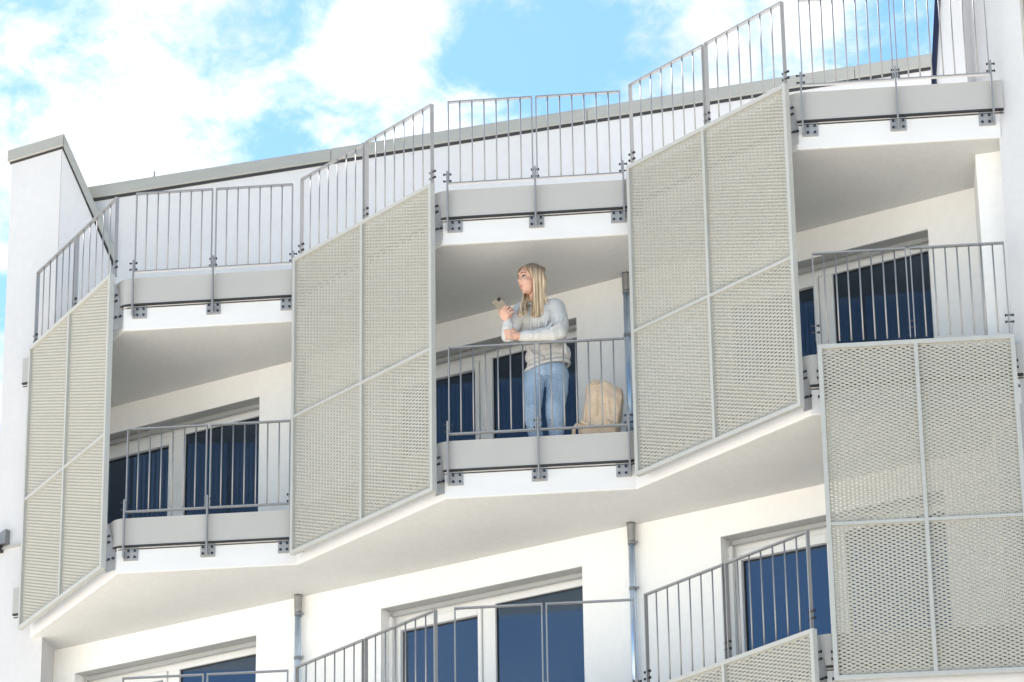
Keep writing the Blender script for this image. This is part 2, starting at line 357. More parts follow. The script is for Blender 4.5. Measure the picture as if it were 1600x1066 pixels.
# flashing of the lower neighbouring roof that ends on the party wall
mb = MB(); mb.extrude_y([(-7.3, 13.40), (-6.85, 13.43), (-6.84, 13.45), (-7.3, 13.43)], -.44, -.402); mb.extrude_y([(-7.1, 13.46), (-6.745, 13.475), (-6.745, 13.62), (-6.86, 13.575), (-7.1, 13.50)], -.47, -.402)
mb.build('roof_flashing', MT['zincd'], pw)
mb = MB(); mb.box(-6.87, -6.82, -.50, -.402, 13.40, 13.46); mb.build('gutter_stub', MT['gasket_and_shade'], pw)
mb = MB(); mb.extrude_y([(-6.82, 13.430), (-6.30, 13.430), (-6.30, 13.446), (-6.82, 13.446)], -.43, -.402); mb.build('drip_ledge', MT['upstand'], pw)
# corner pier and tall end wall on the near side
mb = MB(); mb.prism([(3.662, .05), (3.979, -.604), (4.42, -.51), (4.42, .05)], 0, 14.95); mb.build('corner_pier', MT['plaster'], bld)
mb = MB(); mb.box(4.283, 4.565, -.78, 3, 0, 19.2); ew = mb.build('end_wall', MT['outer_dimmed'], bld)
mb = MB(); mb.box(4.25, 4.60, -.815, 3, 19.2, 19.34); mb.build('coping', MT['coping'], ew)
mb = MB(); mb.extrude_y([(3.30, 15.0), (3.604, 15.0), (3.604, 19), (3.70, 19), (3.66, 19), (3.401, 16.956), (3.305, 16.17)][:3] + [(3.60, 18.6), (3.401, 16.956), (3.305, 16.17)], .22, 2.0)
mb.box(3.604, 4.29, .40, 2.0, 15.0, 19.0); tw = mb.build('stair_tower', MT['outer_dimmed'], bld)
mb = MB(); mb.extrude_y([(3.262, 15.0), (3.30, 15.0), (3.305, 16.17), (3.401, 16.956), (3.60, 18.6), (3.545, 18.6), (3.352, 16.956), (3.262, 16.17)], .195, .26)
mb.build('edge_flashing', MT['navy'], tw)
for x_, z_ in [(4.50, 14.75), (4.36, 13.9)]:
    pass
# slabs
def slab(z, name):
    mb = MB(); pts = [(p.x, p.y) for p in edge] + [(4.30, -.79), (4.30, .28), (-6.36, .28), (-6.36, -.30)]
    pts = [tuple(p) for p in edge[:-1]] + [tuple(P[6] + Vector((.03, .014)))] + [(4.31, .28), (-6.47, .28), (-6.42, -.38)]
    mb.prism(pts, z + .003, z + .262, 0)
    o = mb.build(name, MT['fascia'], bld, bevel=.006)
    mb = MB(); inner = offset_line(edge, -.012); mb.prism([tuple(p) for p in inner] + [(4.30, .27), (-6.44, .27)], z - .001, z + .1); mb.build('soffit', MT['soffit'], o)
    ex = [P[0] + Vector((-.20, -.012))] + edge[:-1] + [P[6] + (P[6] - P[5]).normalized() * .075]
    sm = soften(ex, .07)
    mb = MB(); band(mb, sm, .0, .032, z + .262, z + .53); mb.build('upstand', MT['upstand'], o)
    mb = MB(); band(mb, sm, .0, .036, z + .249, z + .262); mb.build('drip_shade_line', MT['gasket_and_shade'], o)  # drip edge, coloured near black to paint the occlusion under the upstand
    mb = MB(); band(mb, sm, .0, .014, z + .226, z + .232); mb.build('painted_shade_strip', MT['gasket_and_shade'], o)  # second occlusion line, added as a dark strip on the fascia
    mb = MB(); inner = offset_line(edge, -.03); mb.prism([tuple(p) for p in inner] + [(4.28, .28), (-6.4, .28)], z + .262, z + FL - .002); mb.build('balcony_floor', MT['paving'], o)
    return o
for z in (ZA, ZB, ZC): slab(z, 'balcony_slab')
# windows
def window(r, zb, label=None):
    L = r - WW; f0, f1 = zb + FL, zb + WH
    mb = MB(); y0, y1 = .20, .285
    gl, gr, m0, m1 = r - 2.085, r - 1.235, r - 1.055, r - .10
    mb.box(L + .001, L + .06, y0, y1, f0, f1 - .001); mb.box(r - .10, r - .001, y0, y1, f0, f1 - .001)
    mb.box(L + .06, r - .10, y0, y1, f1 - .105, f1 - .001); mb.box(L + .06, r - .10, y0, y1, f0, f0 + .06)
    mb.box(r - 1.19, m0, y0, y1, f0 + .06, f1 - .105)
    o = mb.build('window', MT['pvc'], bld, bevel=.006)
    mb = MB(); y2 = .178                                        # opening leaf, standing proud of the frame
    mb.box(L + .066, gl, y2, .27, f0 + .012, f1 - .10); mb.box(gr, r - 1.196, y2, .27, f0 + .012, f1 - .10)
    mb.box(gl, gr, y2, .27, f1 - .185, f1 - .10); mb.box(gl, gr, y2, .27, f0 + .012, f0 + .12)
    mb.build('opening_leaf', MT['pvc'], o, bevel=.008)
    mb = MB(); mb.box(gl, gr, .235, .25, f0 + .12, f1 - .185); mb.box(m0, m1, .235, .25, f0 + .06, f1 - .105); mb.build('pane', MT['glass'], o)
    mb = MB()
    for a, b, t0, t1 in ((gl, gr, f0 + .12, f1 - .185), (m0, m1, f0 + .06, f1 - .105)):
        mb.box(a, b, .226, .2345, t1 - .012, t1); mb.box(a, a + .01, .226, .2345, t0, t1 - .012); mb.box(b - .01, b, .226, .2345, t0, t1 - .012)
    mb.build('glazing_seal', MT['gasket_and_shade'], o)
    mb = MB(); mb.box(L + .01, r - .01, .004, .13, f1 - .006, f1 - .0005); mb.box(L + .045, r - .045, .135, .17, f1 - .05, f1 - .0005); mb.box(L + .045, r - .045, .128, .135, f1 - .05, f1 - .012)
    mb.build('shutter_box', MT['shutter'], o)
    for a, b in ((L + .0015, L + .04), (r - .04, r - .0015)):
        mb = MB(); mb.box(a, b, .13, .175, f0, f1 - .055); mb.build('shutter_guide', MT['pvc'], o, bevel=.004)
    return o
for zb in (ZB, ZC):
    for r_ in WINR: window(r_, zb)

# ---------------------------------------------------------------- the neighbouring house at the near side
nb_ = thing('old_house', 'cream rendered old house beyond the white end wall, at the right edge', 'building', (4.57, -.7, 0))
mb = MB(); mb.box(.004, 12, 0, 9, 0, 20); mb.build('wall', MT['oldwall'], nb_)
mb = MB(); mb.box(.004, 12.2, -.3, 9.2, 20.0, 20.25); mb.build('roof', MT['rooftile'], nb_)
for k in range(3):
    mb = MB(); mb.box(1.5 + 3 * k, 2.7 + 3 * k, -.03, .02, 14.2, 16.2); f = mb.build('window', MT['pvc'], nb_)
    mb = MB(); mb.box(1.6 + 3 * k, 2.6 + 3 * k, -.045, -.032, 14.3, 16.1); mb.build('pane', MT['glass'], f)
mb = MB()
for z_, r_ in ((16.03, .018), (16.0, .012), (15.43, .012), (14.6, .01)): mb.ball((.035, .0, z_), (r_, .02, r_ * 1.6), nu=8, nv=6)
mb.build('wall_anchor', MT['gasket_and_shade'], nb_)

# ---------------------------------------------------------------- balcony railings (local x along the edge, -y outwards, z up from the slab underside)
def bolt_mesh(length, axis, rad=.011):
    mb = MB(); h = length / 2
    a = Vector((1, 0, 0)) if axis == 'x' else Vector((0, 1, 0))
    mb.tube([-a * h, a * h], rad * .6, 8); mb.tube([-a * h, -a * (h - .010)], rad, 6); mb.tube([a * (h - .010), a * h], rad, 6)
    return mb.mesh('bolt', MT['bolt'])
BX = bolt_mesh(.075, 'x', .013); BY = bolt_mesh(.03, 'y', .0125)
def put(me, name, parent, loc):
    o = bpy.data.objects.new(name, me); C.objects.link(o); o.parent = parent; o.location = loc; return o
_cache = {}
def cached(key, fn):
    if key not in _cache: _cache[key] = fn()
    return _cache[key]
def bal_mesh(h, r=.0068):
    def f():
        mb = MB(); mb.tube([(0, 0, 0), (0, 0, h)], r, 8); return mb.mesh('baluster', MT['rail'], smooth=True)
    return cached(('b', h, r), f)
def plate_mesh(wd, dp, h):
    def f():
        mb = MB(); mb.box(-wd / 2, wd / 2, -dp / 2, dp / 2, 0, h); return mb.mesh('post', MT['rail'])
    return cached(('p', wd, dp, h), f)
TOP = 1.415
def railing(label, i, z, s0, s1, n, off, bottom=.575, posts=True, balusters=True, bars=True, group='balcony railings on the zigzag edge'):
    t = thing('balcony_railing', label, 'railing', (P[i].x, P[i].y, z), ANG[i], group)
    y = -off; mid = (s0 + s1) / 2
    for a, b in ((s0, mid - .014), (mid + .014, s1)):
        mb = MB(); mb.box(a, b, y - .019, y + .019, TOP - .013, TOP); mb.build('top_rail', MT['rail'], t)
        if bars:
            mb = MB(); mb.box(a, b, y - .019, y + .019, bottom, bottom + .013); mb.build('bottom_rail', MT['rail'], t)
        z0 = bottom + (.013 if bars else 0); h = TOP - .013 - z0
        for e in (a, b):
            put(plate_mesh(.010, .038, h), 'frame_upright', t, (e + (.006 if e == a else -.006), y, z0))
        if balusters:
            for k in range(1, n - 1):
                put(bal_mesh(h), 'baluster', t, (a + (b - a) * k / (n - 1), y, z0))
    if posts:
        for k, x in enumerate((s0 - .008, mid, s1 + .008)):
            mb = MB(); mb.box(x - .008, x + .008, y - .03, y + .012, .20, .70); mb.extrude_y([(x - .008, .13), (x + .008, .13), (x + .008, .20), (x - .008, .20)], y - .02, -.014)
            p = mb.build('post', MT['rail'], t, bevel=.002)
            for zz in (.605, .672): put(BX, 'bolt', p, (x, y - .006, zz))
            bx0, bx1 = ((x - .010, x + .128), (x - .069, x + .069), (x - .128, x + .010))[k]
            mb = MB(); mb.box(bx0, bx1, -.013, -.001, .115, .243); br = mb.build('bracket', MT['bracket'], t, bevel=.002)
            cx = ((bx0 + .05, bx1 - .028), (x - .043, x + .043), (bx0 + .028, bx1 - .05))[k]
            for xx in cx:
                for zz in (.147, .208): put(BY, 'bolt', br, (xx, -.016, zz))
    else:
        for x in (s0, mid, s1):
            put(BX, 'bolt', t, (x, y, bottom + .09)); put(BX, 'bolt', t, (x, y, bottom + .15))
    return t

railing('roof terrace railing nearest the far party wall, its bolted posts facing right', 1, ZA, .10, 1.64, 8, .062)
railing('roof terrace railing directly above the person, its top half against the sky', 3, ZA, .065, 1.66, 8, .062)
railing('roof terrace railing at the near end, running up to the tall white end wall', 5, ZA, .065, 1.68, 9, .062)
railing('lower balcony railing left of the person, in front of an empty balcony', 1, ZB, .08, 1.64, 8, .062)
railing('balcony railing the person in grey leans on', 3, ZB, .05, 1.645, 8, .062)
railing('balcony railing at the right end, above the wide mesh screen', 5, ZB, .075, 1.69, 9, .125, bottom=.60, posts=False, bars=False)
railing('bottom left railing with only three uprights showing at the lower edge', 1, ZC, .10, 1.64, 2, .062, balusters=False)
railing('bottom middle railing without balusters, in front of the middle lower window', 3, ZC, .085, 1.655, 2, .062, balusters=False)
railing('slanting roof railing above the leftmost narrow mesh screen', 0, ZA, .05, 2.10, 7, .085, bottom=.57, posts=False, bars=False)
railing('slanting roof railing above the mesh screen left of the person', 2, ZA, .14, 2.185, 8, .085, bottom=.57, posts=False, bars=False)
railing('slanting roof railing above the mesh screen right of the person', 4, ZA, .165, 2.20, 8, .085, bottom=.57, posts=False, bars=False)
railing('slanting lower railing in front of the bottom middle window, rising to the right', 2, ZC, .13, 2.19, 8, .085, bottom=.57, posts=False, bars=False)
railing('slanting lower railing right of the long drainpipe, beside the wide mesh screen', 4, ZC, .165, 2.20, 8, .085, bottom=.57, posts=False, bars=False)

# ---------------------------------------------------------------- expanded metal screens
def expanded(x0, x1, z0, z1, lwd, swd=.0325, y=-.125):
    # columns of staggered cells, each with its own opening; the lower lip of an opening leans out, the upper lip leans in
    nx = max(2, round((x1 - x0) / (lwd / 2))); hl = (x1 - x0) / nx
    nz = max(2, round((z1 - z0) / swd)); S_ = (z1 - z0) / nz; dep = .004
    V = []; F = []
    hw, hh = (.33 if lwd > .08 else .385) * hl, (.315 if lwd > .08 else .265) * S_
    for k in range(nx):
        xa = x0 + k * hl; xm = xa + hl / 2; sh = (k % 2) * .5
        for j in range(nz + (k % 2)):
            za = max(z0, z0 + (j - sh) * S_); zb = min(z1, z0 + (j + 1 - sh) * S_)
            b = len(V)
            if zb - za < .9 * S_:
                V += [(xa, y, za), (xa + hl, y, za), (xa + hl, y, zb), (xa, y, zb)]; F.append((b, b + 1, b + 2, b + 3)); continue
            zm = (za + zb) / 2
            V += [(xa, y, za), (xm, y + .001, za), (xa + hl, y, za), (xa + hl, y - .001, zm), (xa + hl, y, zb), (xm, y + .001, zb), (xa, y, zb), (xa, y - .001, zm)]
            lip = [(-.55, -.8, -.0055), (.10, -1, -.006), (.75, -.6, -.005), (1, .10, .0), (.55, .8, .005), (-.10, 1, .0055), (-.75, .6, .0045), (-1, -.10, .0)]
            V += [(xm + a * hw, y + o, zm + c * hh) for a, c, o in lip]
            V += [(xm + a * hw, y + o + dep, zm + c * hh) for a, c, o in lip]
            for q in range(8):
                n = (q + 1) % 8
                F.append((b + q, b + n, b + 8 + n, b + 8 + q)); F.append((b + 8 + q, b + 8 + n, b + 16 + n, b + 16 + q))
    mb = MB(); mb.v = V; mb.f = F; mb.mi = [0] * len(F)
    return mb.mesh('mesh_infill', MT['mesh'])
def screen(label, i, z, s0, s1, z0, z1, zm, lwd, smid=None):
    t = thing('mesh_screen', label, 'balcony screen', (P[i].x, P[i].y, z), ANG[i], 'expanded metal screens on the balconies')
    fw = .038; ya, yb = -.152, -.100; mid = smid or (s0 + s1) / 2
    mb = MB(); mb.box(s0, s0 + fw, ya, yb, z0, z1); mb.box(s1 - fw, s1, ya, yb, z0, z1)
    mb.box(s0 + fw, s1 - fw, ya, yb, z1 - fw, z1); mb.box(s0 + fw, s1 - fw, ya, yb, z0, z0 + fw)
    fr = mb.build('frame', MT['frame'], t, bevel=.002)
    mb = MB(); mb.box(mid - .016, mid + .016, ya + .002, yb - .002, z0 + fw, z1 - fw)
    mb.box(s0 + fw, mid - .016, ya + .004, yb - .004, zm - .014, zm + .014); mb.box(mid + .016, s1 - fw, ya + .004, yb - .004, zm - .014, zm + .014)
    mb.build('mullion', MT['frame'], t)
    for a, b in ((s0 + fw, mid - .016), (mid + .016, s1 - fw)):
        for c_, d_ in ((z0 + fw, zm - .014), (zm + .014, z1 - fw)):
            key = ('m', round(b - a, 4), round(d_ - c_, 4), lwd)
            me = cached(key, lambda: expanded(0, b - a, 0, d_ - c_, lwd))
            put(me, 'mesh_infill', t, (a, 0, c_))
    for lev in (0, S):
        for x, sg in ((s0 + .02, 1), (s1 - .02, -1)):
            if lev + .4 > z1 or (i == 0 and sg == 1): continue
            mb = MB(); prof = [(-.001, .09 if sg == 1 else .05), (-.001, .24), (-.098, .52), (-.098, .08 if sg == 1 else .0)]
            n = 4; vs = [(x - .005, yy, zz + lev) for yy, zz in prof] + [(x + .005, yy, zz + lev) for yy, zz in prof]
            mb.add(vs, [(3, 2, 1, 0), (4, 5, 6, 7)] + [(k, (k + 1) % 4, 4 + (k + 1) % 4, 4 + k) for k in range(4)])
            br = mb.build('bracket', MT['bracket'], t)
            for yy, zz in ((-.082, .36), (-.082, .30), (-.035, .15), (-.08, .13)): put(BX, 'bolt', br, (x, yy, zz + lev))
    return t
screen('narrow mesh screen at the far left, seen at the sharpest angle', 0, ZB, .05, 2.13, .04, 3.03, 1.385, .094)
screen('mesh screen between the empty balcony and the person', 2, ZB, .09, 2.235, .04, 3.03, 1.40, .094, 1.175)
screen('mesh screen right of the person, standing between two balconies', 4, ZB, .155, 2.25, .04, 3.03, 1.40, .094, 1.18)
screen('wide mesh screen at the lower right corner with coarse diamond holes', 5, ZC, .085, 1.72, .10, 3.02, 1.43, .0705, .90)
screen('low mesh screen cut by the bottom edge, below the slanting lower railing', 4, ZC - S, .155, 2.265, .04, 3.0, 1.40, .094, 1.18)

# ---------------------------------------------------------------- drainpipes
def pipe(label, x, ztop, zbot):
    t = thing('drainpipe', label, 'drainpipe', (x, -.062, zbot), 0, 'zinc drainpipes on the white wall'); h = ztop - zbot
    mb = MB(); mb.tube([(0, 0, 0), (0, 0, h - .16)], .031, 20); mb.build('pipe', MT['zinc'], t, smooth=True)
    mb = MB(); mb.tube([(0, 0, h - .17), (0, 0, h - .15), (0, 0, h - .02), (0, 0, h)], [.033, .036, .038, .042], 20); mb.build('socket', MT['zincd'], t, smooth=True)
    for dz in (.19, .62, 1.55):
        if dz > h: continue
        mb = MB(); mb.tube([(0, 0, h - dz - .012), (0, 0, h - dz + .012)], .0355, 20); mb.box(.034, .062, -.006, .006, h - dz - .012, h - dz + .012); mb.box(-.004, .004, .03, .0615, h - dz - .008, h - dz + .008)
        mb.build('clamp', MT['zincd'], t)
pipe('zinc drainpipe beside the person, behind the railing end', .185, ZA - .004, ZB + FL)
pipe('long zinc drainpipe between the two lower windows at the right', .165, ZB - .004, ZC + FL)
pipe('zinc drainpipe at the lower left, right of the bottom left window', -3.475, ZB - .004, ZC + FL)
pipe('zinc drainpipe on the upper floor almost hidden behind the mesh screen left of the person', -3.46, ZA - .004, ZB + FL)

# ---------------------------------------------------------------- the person (s along the railing, d behind it, z world height)
FZ = ZB + FL
O3 = P[3] + Vector((math.cos(AR), math.sin(AR))) * .88 + Vector((-math.sin(AR), math.cos(AR))) * .24
def L(s, d, z): return Vector((s - .88, d - .062 - .24, z - FZ))
person = None
f_ = Vector((-.80, -.60, -.10)).normalized(); l_ = Vector((.60, -.80, 0)).normalized(); up_ = f_.cross(l_) * -1
if up_.z < 0: up_ = -up_
HC = L(.795, .085, 14.495); HS = 1.17
Hrot = Matrix((f_, l_, up_)).transposed()
def Hd(f, l, z): return HC + (f_ * f + l_ * l + up_ * z) * HS
body = MB()
def hball(f, l, z, r): body.ball(Hd(f, l, z), Vector(r) * HS, Hrot, 20, 14)
hball(-.012, 0, .035, (.098, .078, .090)); hball(.030, 0, -.035, (.066, .062, .088)); hball(.048, 0, -.085, (.036, .036, .032)); hball(.066, 0, -.106, (.020, .022, .016))
hball(.072, 0, .040, (.022, .052, .030)); hball(.060, .034, -.030, (.026, .026, .026)); hball(.060, -.034, -.030, (.026, .026, .026))
body.limb([Hd(.088, 0, .012), Hd(.104, 0, -.022)], [.009 * HS, .0135 * HS]); body.ball(Hd(.098, .010, -.026), .009 * HS); body.ball(Hd(.098, -.010, -.026), .009 * HS)
body.limb([Hd(.082, .016, -.060), Hd(.090, 0, -.058), Hd(.082, -.016, -.060)], [.008 * HS, .0095 * HS, .008 * HS])
body.limb([Hd(.080, .013, -.073), Hd(.087, 0, -.072), Hd(.080, -.013, -.073)], [.008 * HS, .010 * HS, .008 * HS])
hball(.004, .076, -.012, (.018, .008, .030)); hball(.004, -.076, -.012, (.018, .008, .030))
body.limb([Hd(-.02, 0, -.05), L(.835, .13, 14.33), L(.86, .17, 14.2)], [.058, .056, .075])
body.limb([L(.86, .18, 14.18), L(.885, .26, 13.95), L(.89, .30, 13.72)], [.12, .12, .125])
body.limb([L(.985, .16, 14.22), L(1.045, .05, 13.93), L(.735, -.01, 13.91)], [.065, .05, .034])
body.limb([L(.71, .13, 14.2), L(.588, .015, 13.92), L(.590, -.015, 14.06)], [.06, .045, .032])
for sx in ((.995, .975, .985), (.79, .778, .80)):
    body.limb([L(sx[0], .30, 13.62), L(sx[1], .21, 13.26), L(sx[2], .31, 12.93)], [.072, .052, .036])
# right hand, fingers closed across the back of the phone
body.limb([L(.590, -.016, 14.05), L(.583, -.022, 14.10), L(.582, -.028, 14.135)], [.031, .036, .034])
body.limb([L(.600, -.012, 14.07), L(.607, -.012, 14.125)], [.028, .024])
def fing(pts, r=.0125):
    body.limb(pts, [r * (1.05 - .09 * k) for k in range(len(pts))], 10)
def zp(px, py): return (.577 + (px / 6.66 + 740 - 790) / 157, 14.124 - (py / 6.66 + 400 - 490) / 146)
for (a, b), (c_, d_), (e, g_), dd in [((292, 632), (300, 580), (332, 540), 0), ((306, 648), (322, 590), (362, 548), .003), ((320, 660), (345, 608), (386, 568), .004), ((335, 672), (362, 630), (400, 596), .006)]:
    p0 = zp(a, b); p1 = zp(c_, d_); p2 = zp(e, g_)
    fing([L(p0[0], -.050 + dd, p0[1]), L(p1[0], -.078 + dd, p1[1]), L(p2[0], -.070 + dd, p2[1]), L(p2[0] + .016, -.040 + dd, p2[1] + .004)])
p0 = zp(275, 600); p1 = zp(272, 545); fing([L(.568, -.03, 14.11), L(p0[0], -.045, p0[1]), L(p1[0], -.042, p1[1])], .0125)
# left hand, resting under the right elbow
body.limb([L(.735, -.01, 13.91), L(.69, -.025, 13.905), L(.655, -.035, 13.905)], [.034, .037, .036])
for k, z_ in enumerate((13.945, 13.921, 13.897, 13.875)):
    fing([L(.66, -.045 + .002 * k, z_ - .004), L(.612 + .004 * k, -.068, z_ + .002), L(.572 + .006 * k, -.058, z_ + .004), L(.546 + .010 * k, -.022, z_ + .006)], .0125)
fing([L(.675, -.02, 13.94), L(.645, -.03, 13.972), L(.618, -.03, 13.985)], .0125)
person = body.build('person', MT['skin']); remesh(person, .0048, 4)
person.location = (O3.x, O3.y, FZ); person.rotation_euler = (0, 0, AR)
person['label'] = 'person with long hair in grey sweatshirt and blue jeans leaning on a railing with phone'; person['category'] = 'person'
# face details
for sgn in (1, -1):
    mb = MB(); mb.ball(Hd(.073, sgn * .031, .004), Vector((.011, .0155, .0085)) * HS, Hrot, 14, 10, 0)
    mb.ball(Hd(.0795, sgn * .031, .004), Vector((.0065, .0075, .0078)) * HS, Hrot, 12, 8, 1)
    mb.tube([Hd(.072, sgn * .049, .006), Hd(.083, sgn * .040, .0135), Hd(.086, sgn * .029, .0145), Hd(.082, sgn * .017, .008)], [.003, .0045, .0045, .003], 6, mi=1)
    mb.build('eye', [MT['eyew'], MT['iris']], person, smooth=True)
    mb = MB(); mb.tube([Hd(.074, sgn * .054, .030), Hd(.086, sgn * .040, .037), Hd(.092, sgn * .026, .035), Hd(.093, sgn * .014, .030)], [.003, .005, .0058, .004], 6)
    mb.build('eyebrow', MT['brow'], person, smooth=True)
mb = MB(); mb.tube([Hd(.0815, .023, -.0645), Hd(.091, .012, -.060), Hd(.0965, .004, -.0585), Hd(.0965, -.004, -.0585), Hd(.091, -.012, -.060), Hd(.0815, -.023, -.0645)], [.003, .0062, .0072, .0072, .0062, .003], 8)
mb.tube([Hd(.0815, .022, -.067), Hd(.0905, .010, -.0735), Hd(.0935, 0, -.0745), Hd(.0905, -.010, -.0735), Hd(.0815, -.022, -.067)], [.003, .0075, .0088, .0075, .003], 8)
mb.build('lips', MT['lips'], person, smooth=True)
# sweatshirt
sw = MB()
def ell(s, d, z, r, tilt=0): sw.ball(L(s, d, z), r, Matrix.Rotation(tilt, 3, 'Y'), 24, 16)
ell(.862, .18, 14.13, (.190, .135, .185), R(6)); ell(.875, .235, 13.97, (.180, .145, .17)); ell(.90, .285, 13.83, (.192, .150, .12), R(-8)); ell(.915, .295, 13.765, (.198, .155, .072), R(-12))
ell(1.045, .30, 13.845, (.085, .115, .085)); ell(.86, .165, 14.225, (.120, .080, .060), R(8))
sw.limb([L(.70, .15, 14.205), L(.78, .165, 14.235), L(.87, .175, 14.245), L(.965, .175, 14.245), L(1.01, .165, 14.225)], [.074, .068, .066, .076, .086])
sw.limb([L(1.005, .165, 14.235), L(1.035, .13, 14.13), L(1.055, .085, 14.02), L(1.048, .04, 13.935), L(.985, .015, 13.915)], [.090, .088, .082, .076, .072])
sw.limb([L(.985, .015, 13.915), L(.90, .0, 13.912), L(.82, -.005, 13.908), L(.748, -.008, 13.906)], [.070, .064, .060, .054])
sw.limb([L(.742, -.008, 13.906), L(.708, -.009, 13.905)], [.0465, .045])
sw.limb([L(.705, .13, 14.215), L(.645, .075, 14.08), L(.597, .025, 13.935)], [.080, .074, .064]); sw.limb([L(.590, .012, 13.92), L(.587, -.010, 13.985), L(.590, -.016, 14.02)], [.062, .055, .050])
sw.limb([L(.590, -.016, 14.030), L(.590, -.018, 14.058)], [.041, .0395])
# creases and rolled folds in the jersey
for a, b, c_, r in [((1.09, .02, 14.10), (1.05, -.015, 13.99), (.99, -.05, 13.955), .016), ((1.01, .05, 14.10), (.99, .0, 14.02), (.955, -.03, 13.97), .014), ((.96, .055, 14.16), (.93, .045, 14.02), (.915, .05, 13.93), .014),
                    ((.80, .05, 14.13), (.79, .06, 14.0), (.80, .08, 13.92), .013), ((.88, .045, 14.15), (.87, .05, 14.05), (.86, .07, 13.95), .012), ((.90, -.058, 13.93), (.875, -.062, 13.90), (.87, -.05, 13.87), .012), ((.83, -.058, 13.93), (.81, -.062, 13.90), (.81, -.045, 13.87), .012),
                    ((.78, -.05, 13.94), (.77, -.058, 13.91), (.77, -.05, 13.88), .010), ((.63, -.035, 14.0), (.60, -.06, 13.985), (.555, -.055, 13.98), .010), ((.635, -.03, 13.96), (.60, -.052, 13.94), (.55, -.045, 13.945), .010),
                    ((1.06, .17, 13.93), (1.08, .18, 13.87), (1.09, .19, 13.80), .022), ((.72, .16, 14.10), (.70, .13, 14.0), (.70, .15, 13.9), .016), ((.76, .14, 13.85), (.80, .125, 13.78), (.90, .13, 13.745), .014)]:
    sw.limb([L(*a), L(*b), L(*c_)], [r * .7, r, r * .6], 10)
sweat = sw.build('sweatshirt', MT['jersey'], person); remesh(sweat, .006, 5)
ruffle(sweat, ((9, .006), (22, .003)))        # soft irregular drape
mb = MB(); cN = L(.846, .128, 14.275); ax = Vector((0, -.35, .94)).normalized()
ring = []
for k in range(25):
    an = 2 * math.pi * k / 24; a = Vector((1, 0, 0)); b = ax.cross(a).normalized(); ring.append(cN + a * math.cos(an) * .078 + b * math.sin(an) * .070)
mb.tube(ring, .012, 8, cap=False); mb.build('neckline', MT['jersey'], sweat, smooth=True)
mb = MB(); hr = []
for k in range(33):
    an = 2 * math.pi * k / 32; hr.append(L(.912 + math.cos(an) * .196, .292 + math.sin(an) * .150, 13.715 + math.cos(an) * .040))
mb.tube(hr, [.017 + .002 * math.sin(7 * k) for k in range(33)], 8, cap=False); mb.build('hem', MT['jersey'], sweat, smooth=True)
# jeans
jn = MB(); jn.ball(L(.905, .30, 13.68), (.186, .140, .115), None, 24, 16); jn.ball(L(.905, .30, 13.76), (.170, .130, .09), None, 24, 16)
jn.limb([L(1.000, .30, 13.64), L(1.000, .265, 13.48), L(.982, .215, 13.30), L(.980, .225, 13.22), L(.982, .29, 13.05), L(.988, .32, 12.915)], [.106, .099, .089, .085, .071, .066])
jn.limb([L(.800, .29, 13.63), L(.784, .245, 13.46), L(.778, .19, 13.28), L(.782, .20, 13.20), L(.805, .265, 13.03), L(.808, .30, 12.915)], [.105, .095, .082, .078, .064, .060])
for a, b, r in [((.93, .145, 13.31), (1.02, .155, 13.27), .010), ((.92, .15, 13.24), (1.02, .165, 13.22), .010), ((.75, .12, 13.27), (.83, .125, 13.23), .010), ((.88, .20, 13.60), (.96, .185, 13.555), .012), ((.88, .20, 13.60), (.81, .185, 13.56), .012), ((1.00, .19, 13.60), (1.07, .21, 13.56), .010), ((.92, .165, 13.18), (1.03, .19, 13.14), .010)]:
    jn.limb([L(*a), L((a[0] + b[0]) / 2, (a[1] + b[1]) / 2 - .008, (a[2] + b[2]) / 2), L(*b)], [r * .6, r, r * .6], 8)
jeans = jn.build('jeans', MT['denim'], person); remesh(jeans, .006, 3)
ruffle(jeans, ((17, .004),))
for sx, dy in ((.99, .30), (.81, .28)):
    mb = MB(); mb.limb([L(sx, dy + .04, FZ + .045), L(sx - .004, dy - .05, FZ + .042), L(sx - .008, dy - .13, FZ + .036)], [.044, .042, .034]); mb.box(*(L(sx, dy, FZ).x - .045, L(sx, dy, FZ).x + .04), L(sx, dy, FZ).y - .17, L(sx, dy, FZ).y + .09, .001, .022)
    o = mb.build('shoe', MT['shoe'], person); remesh(o, .006, 3)
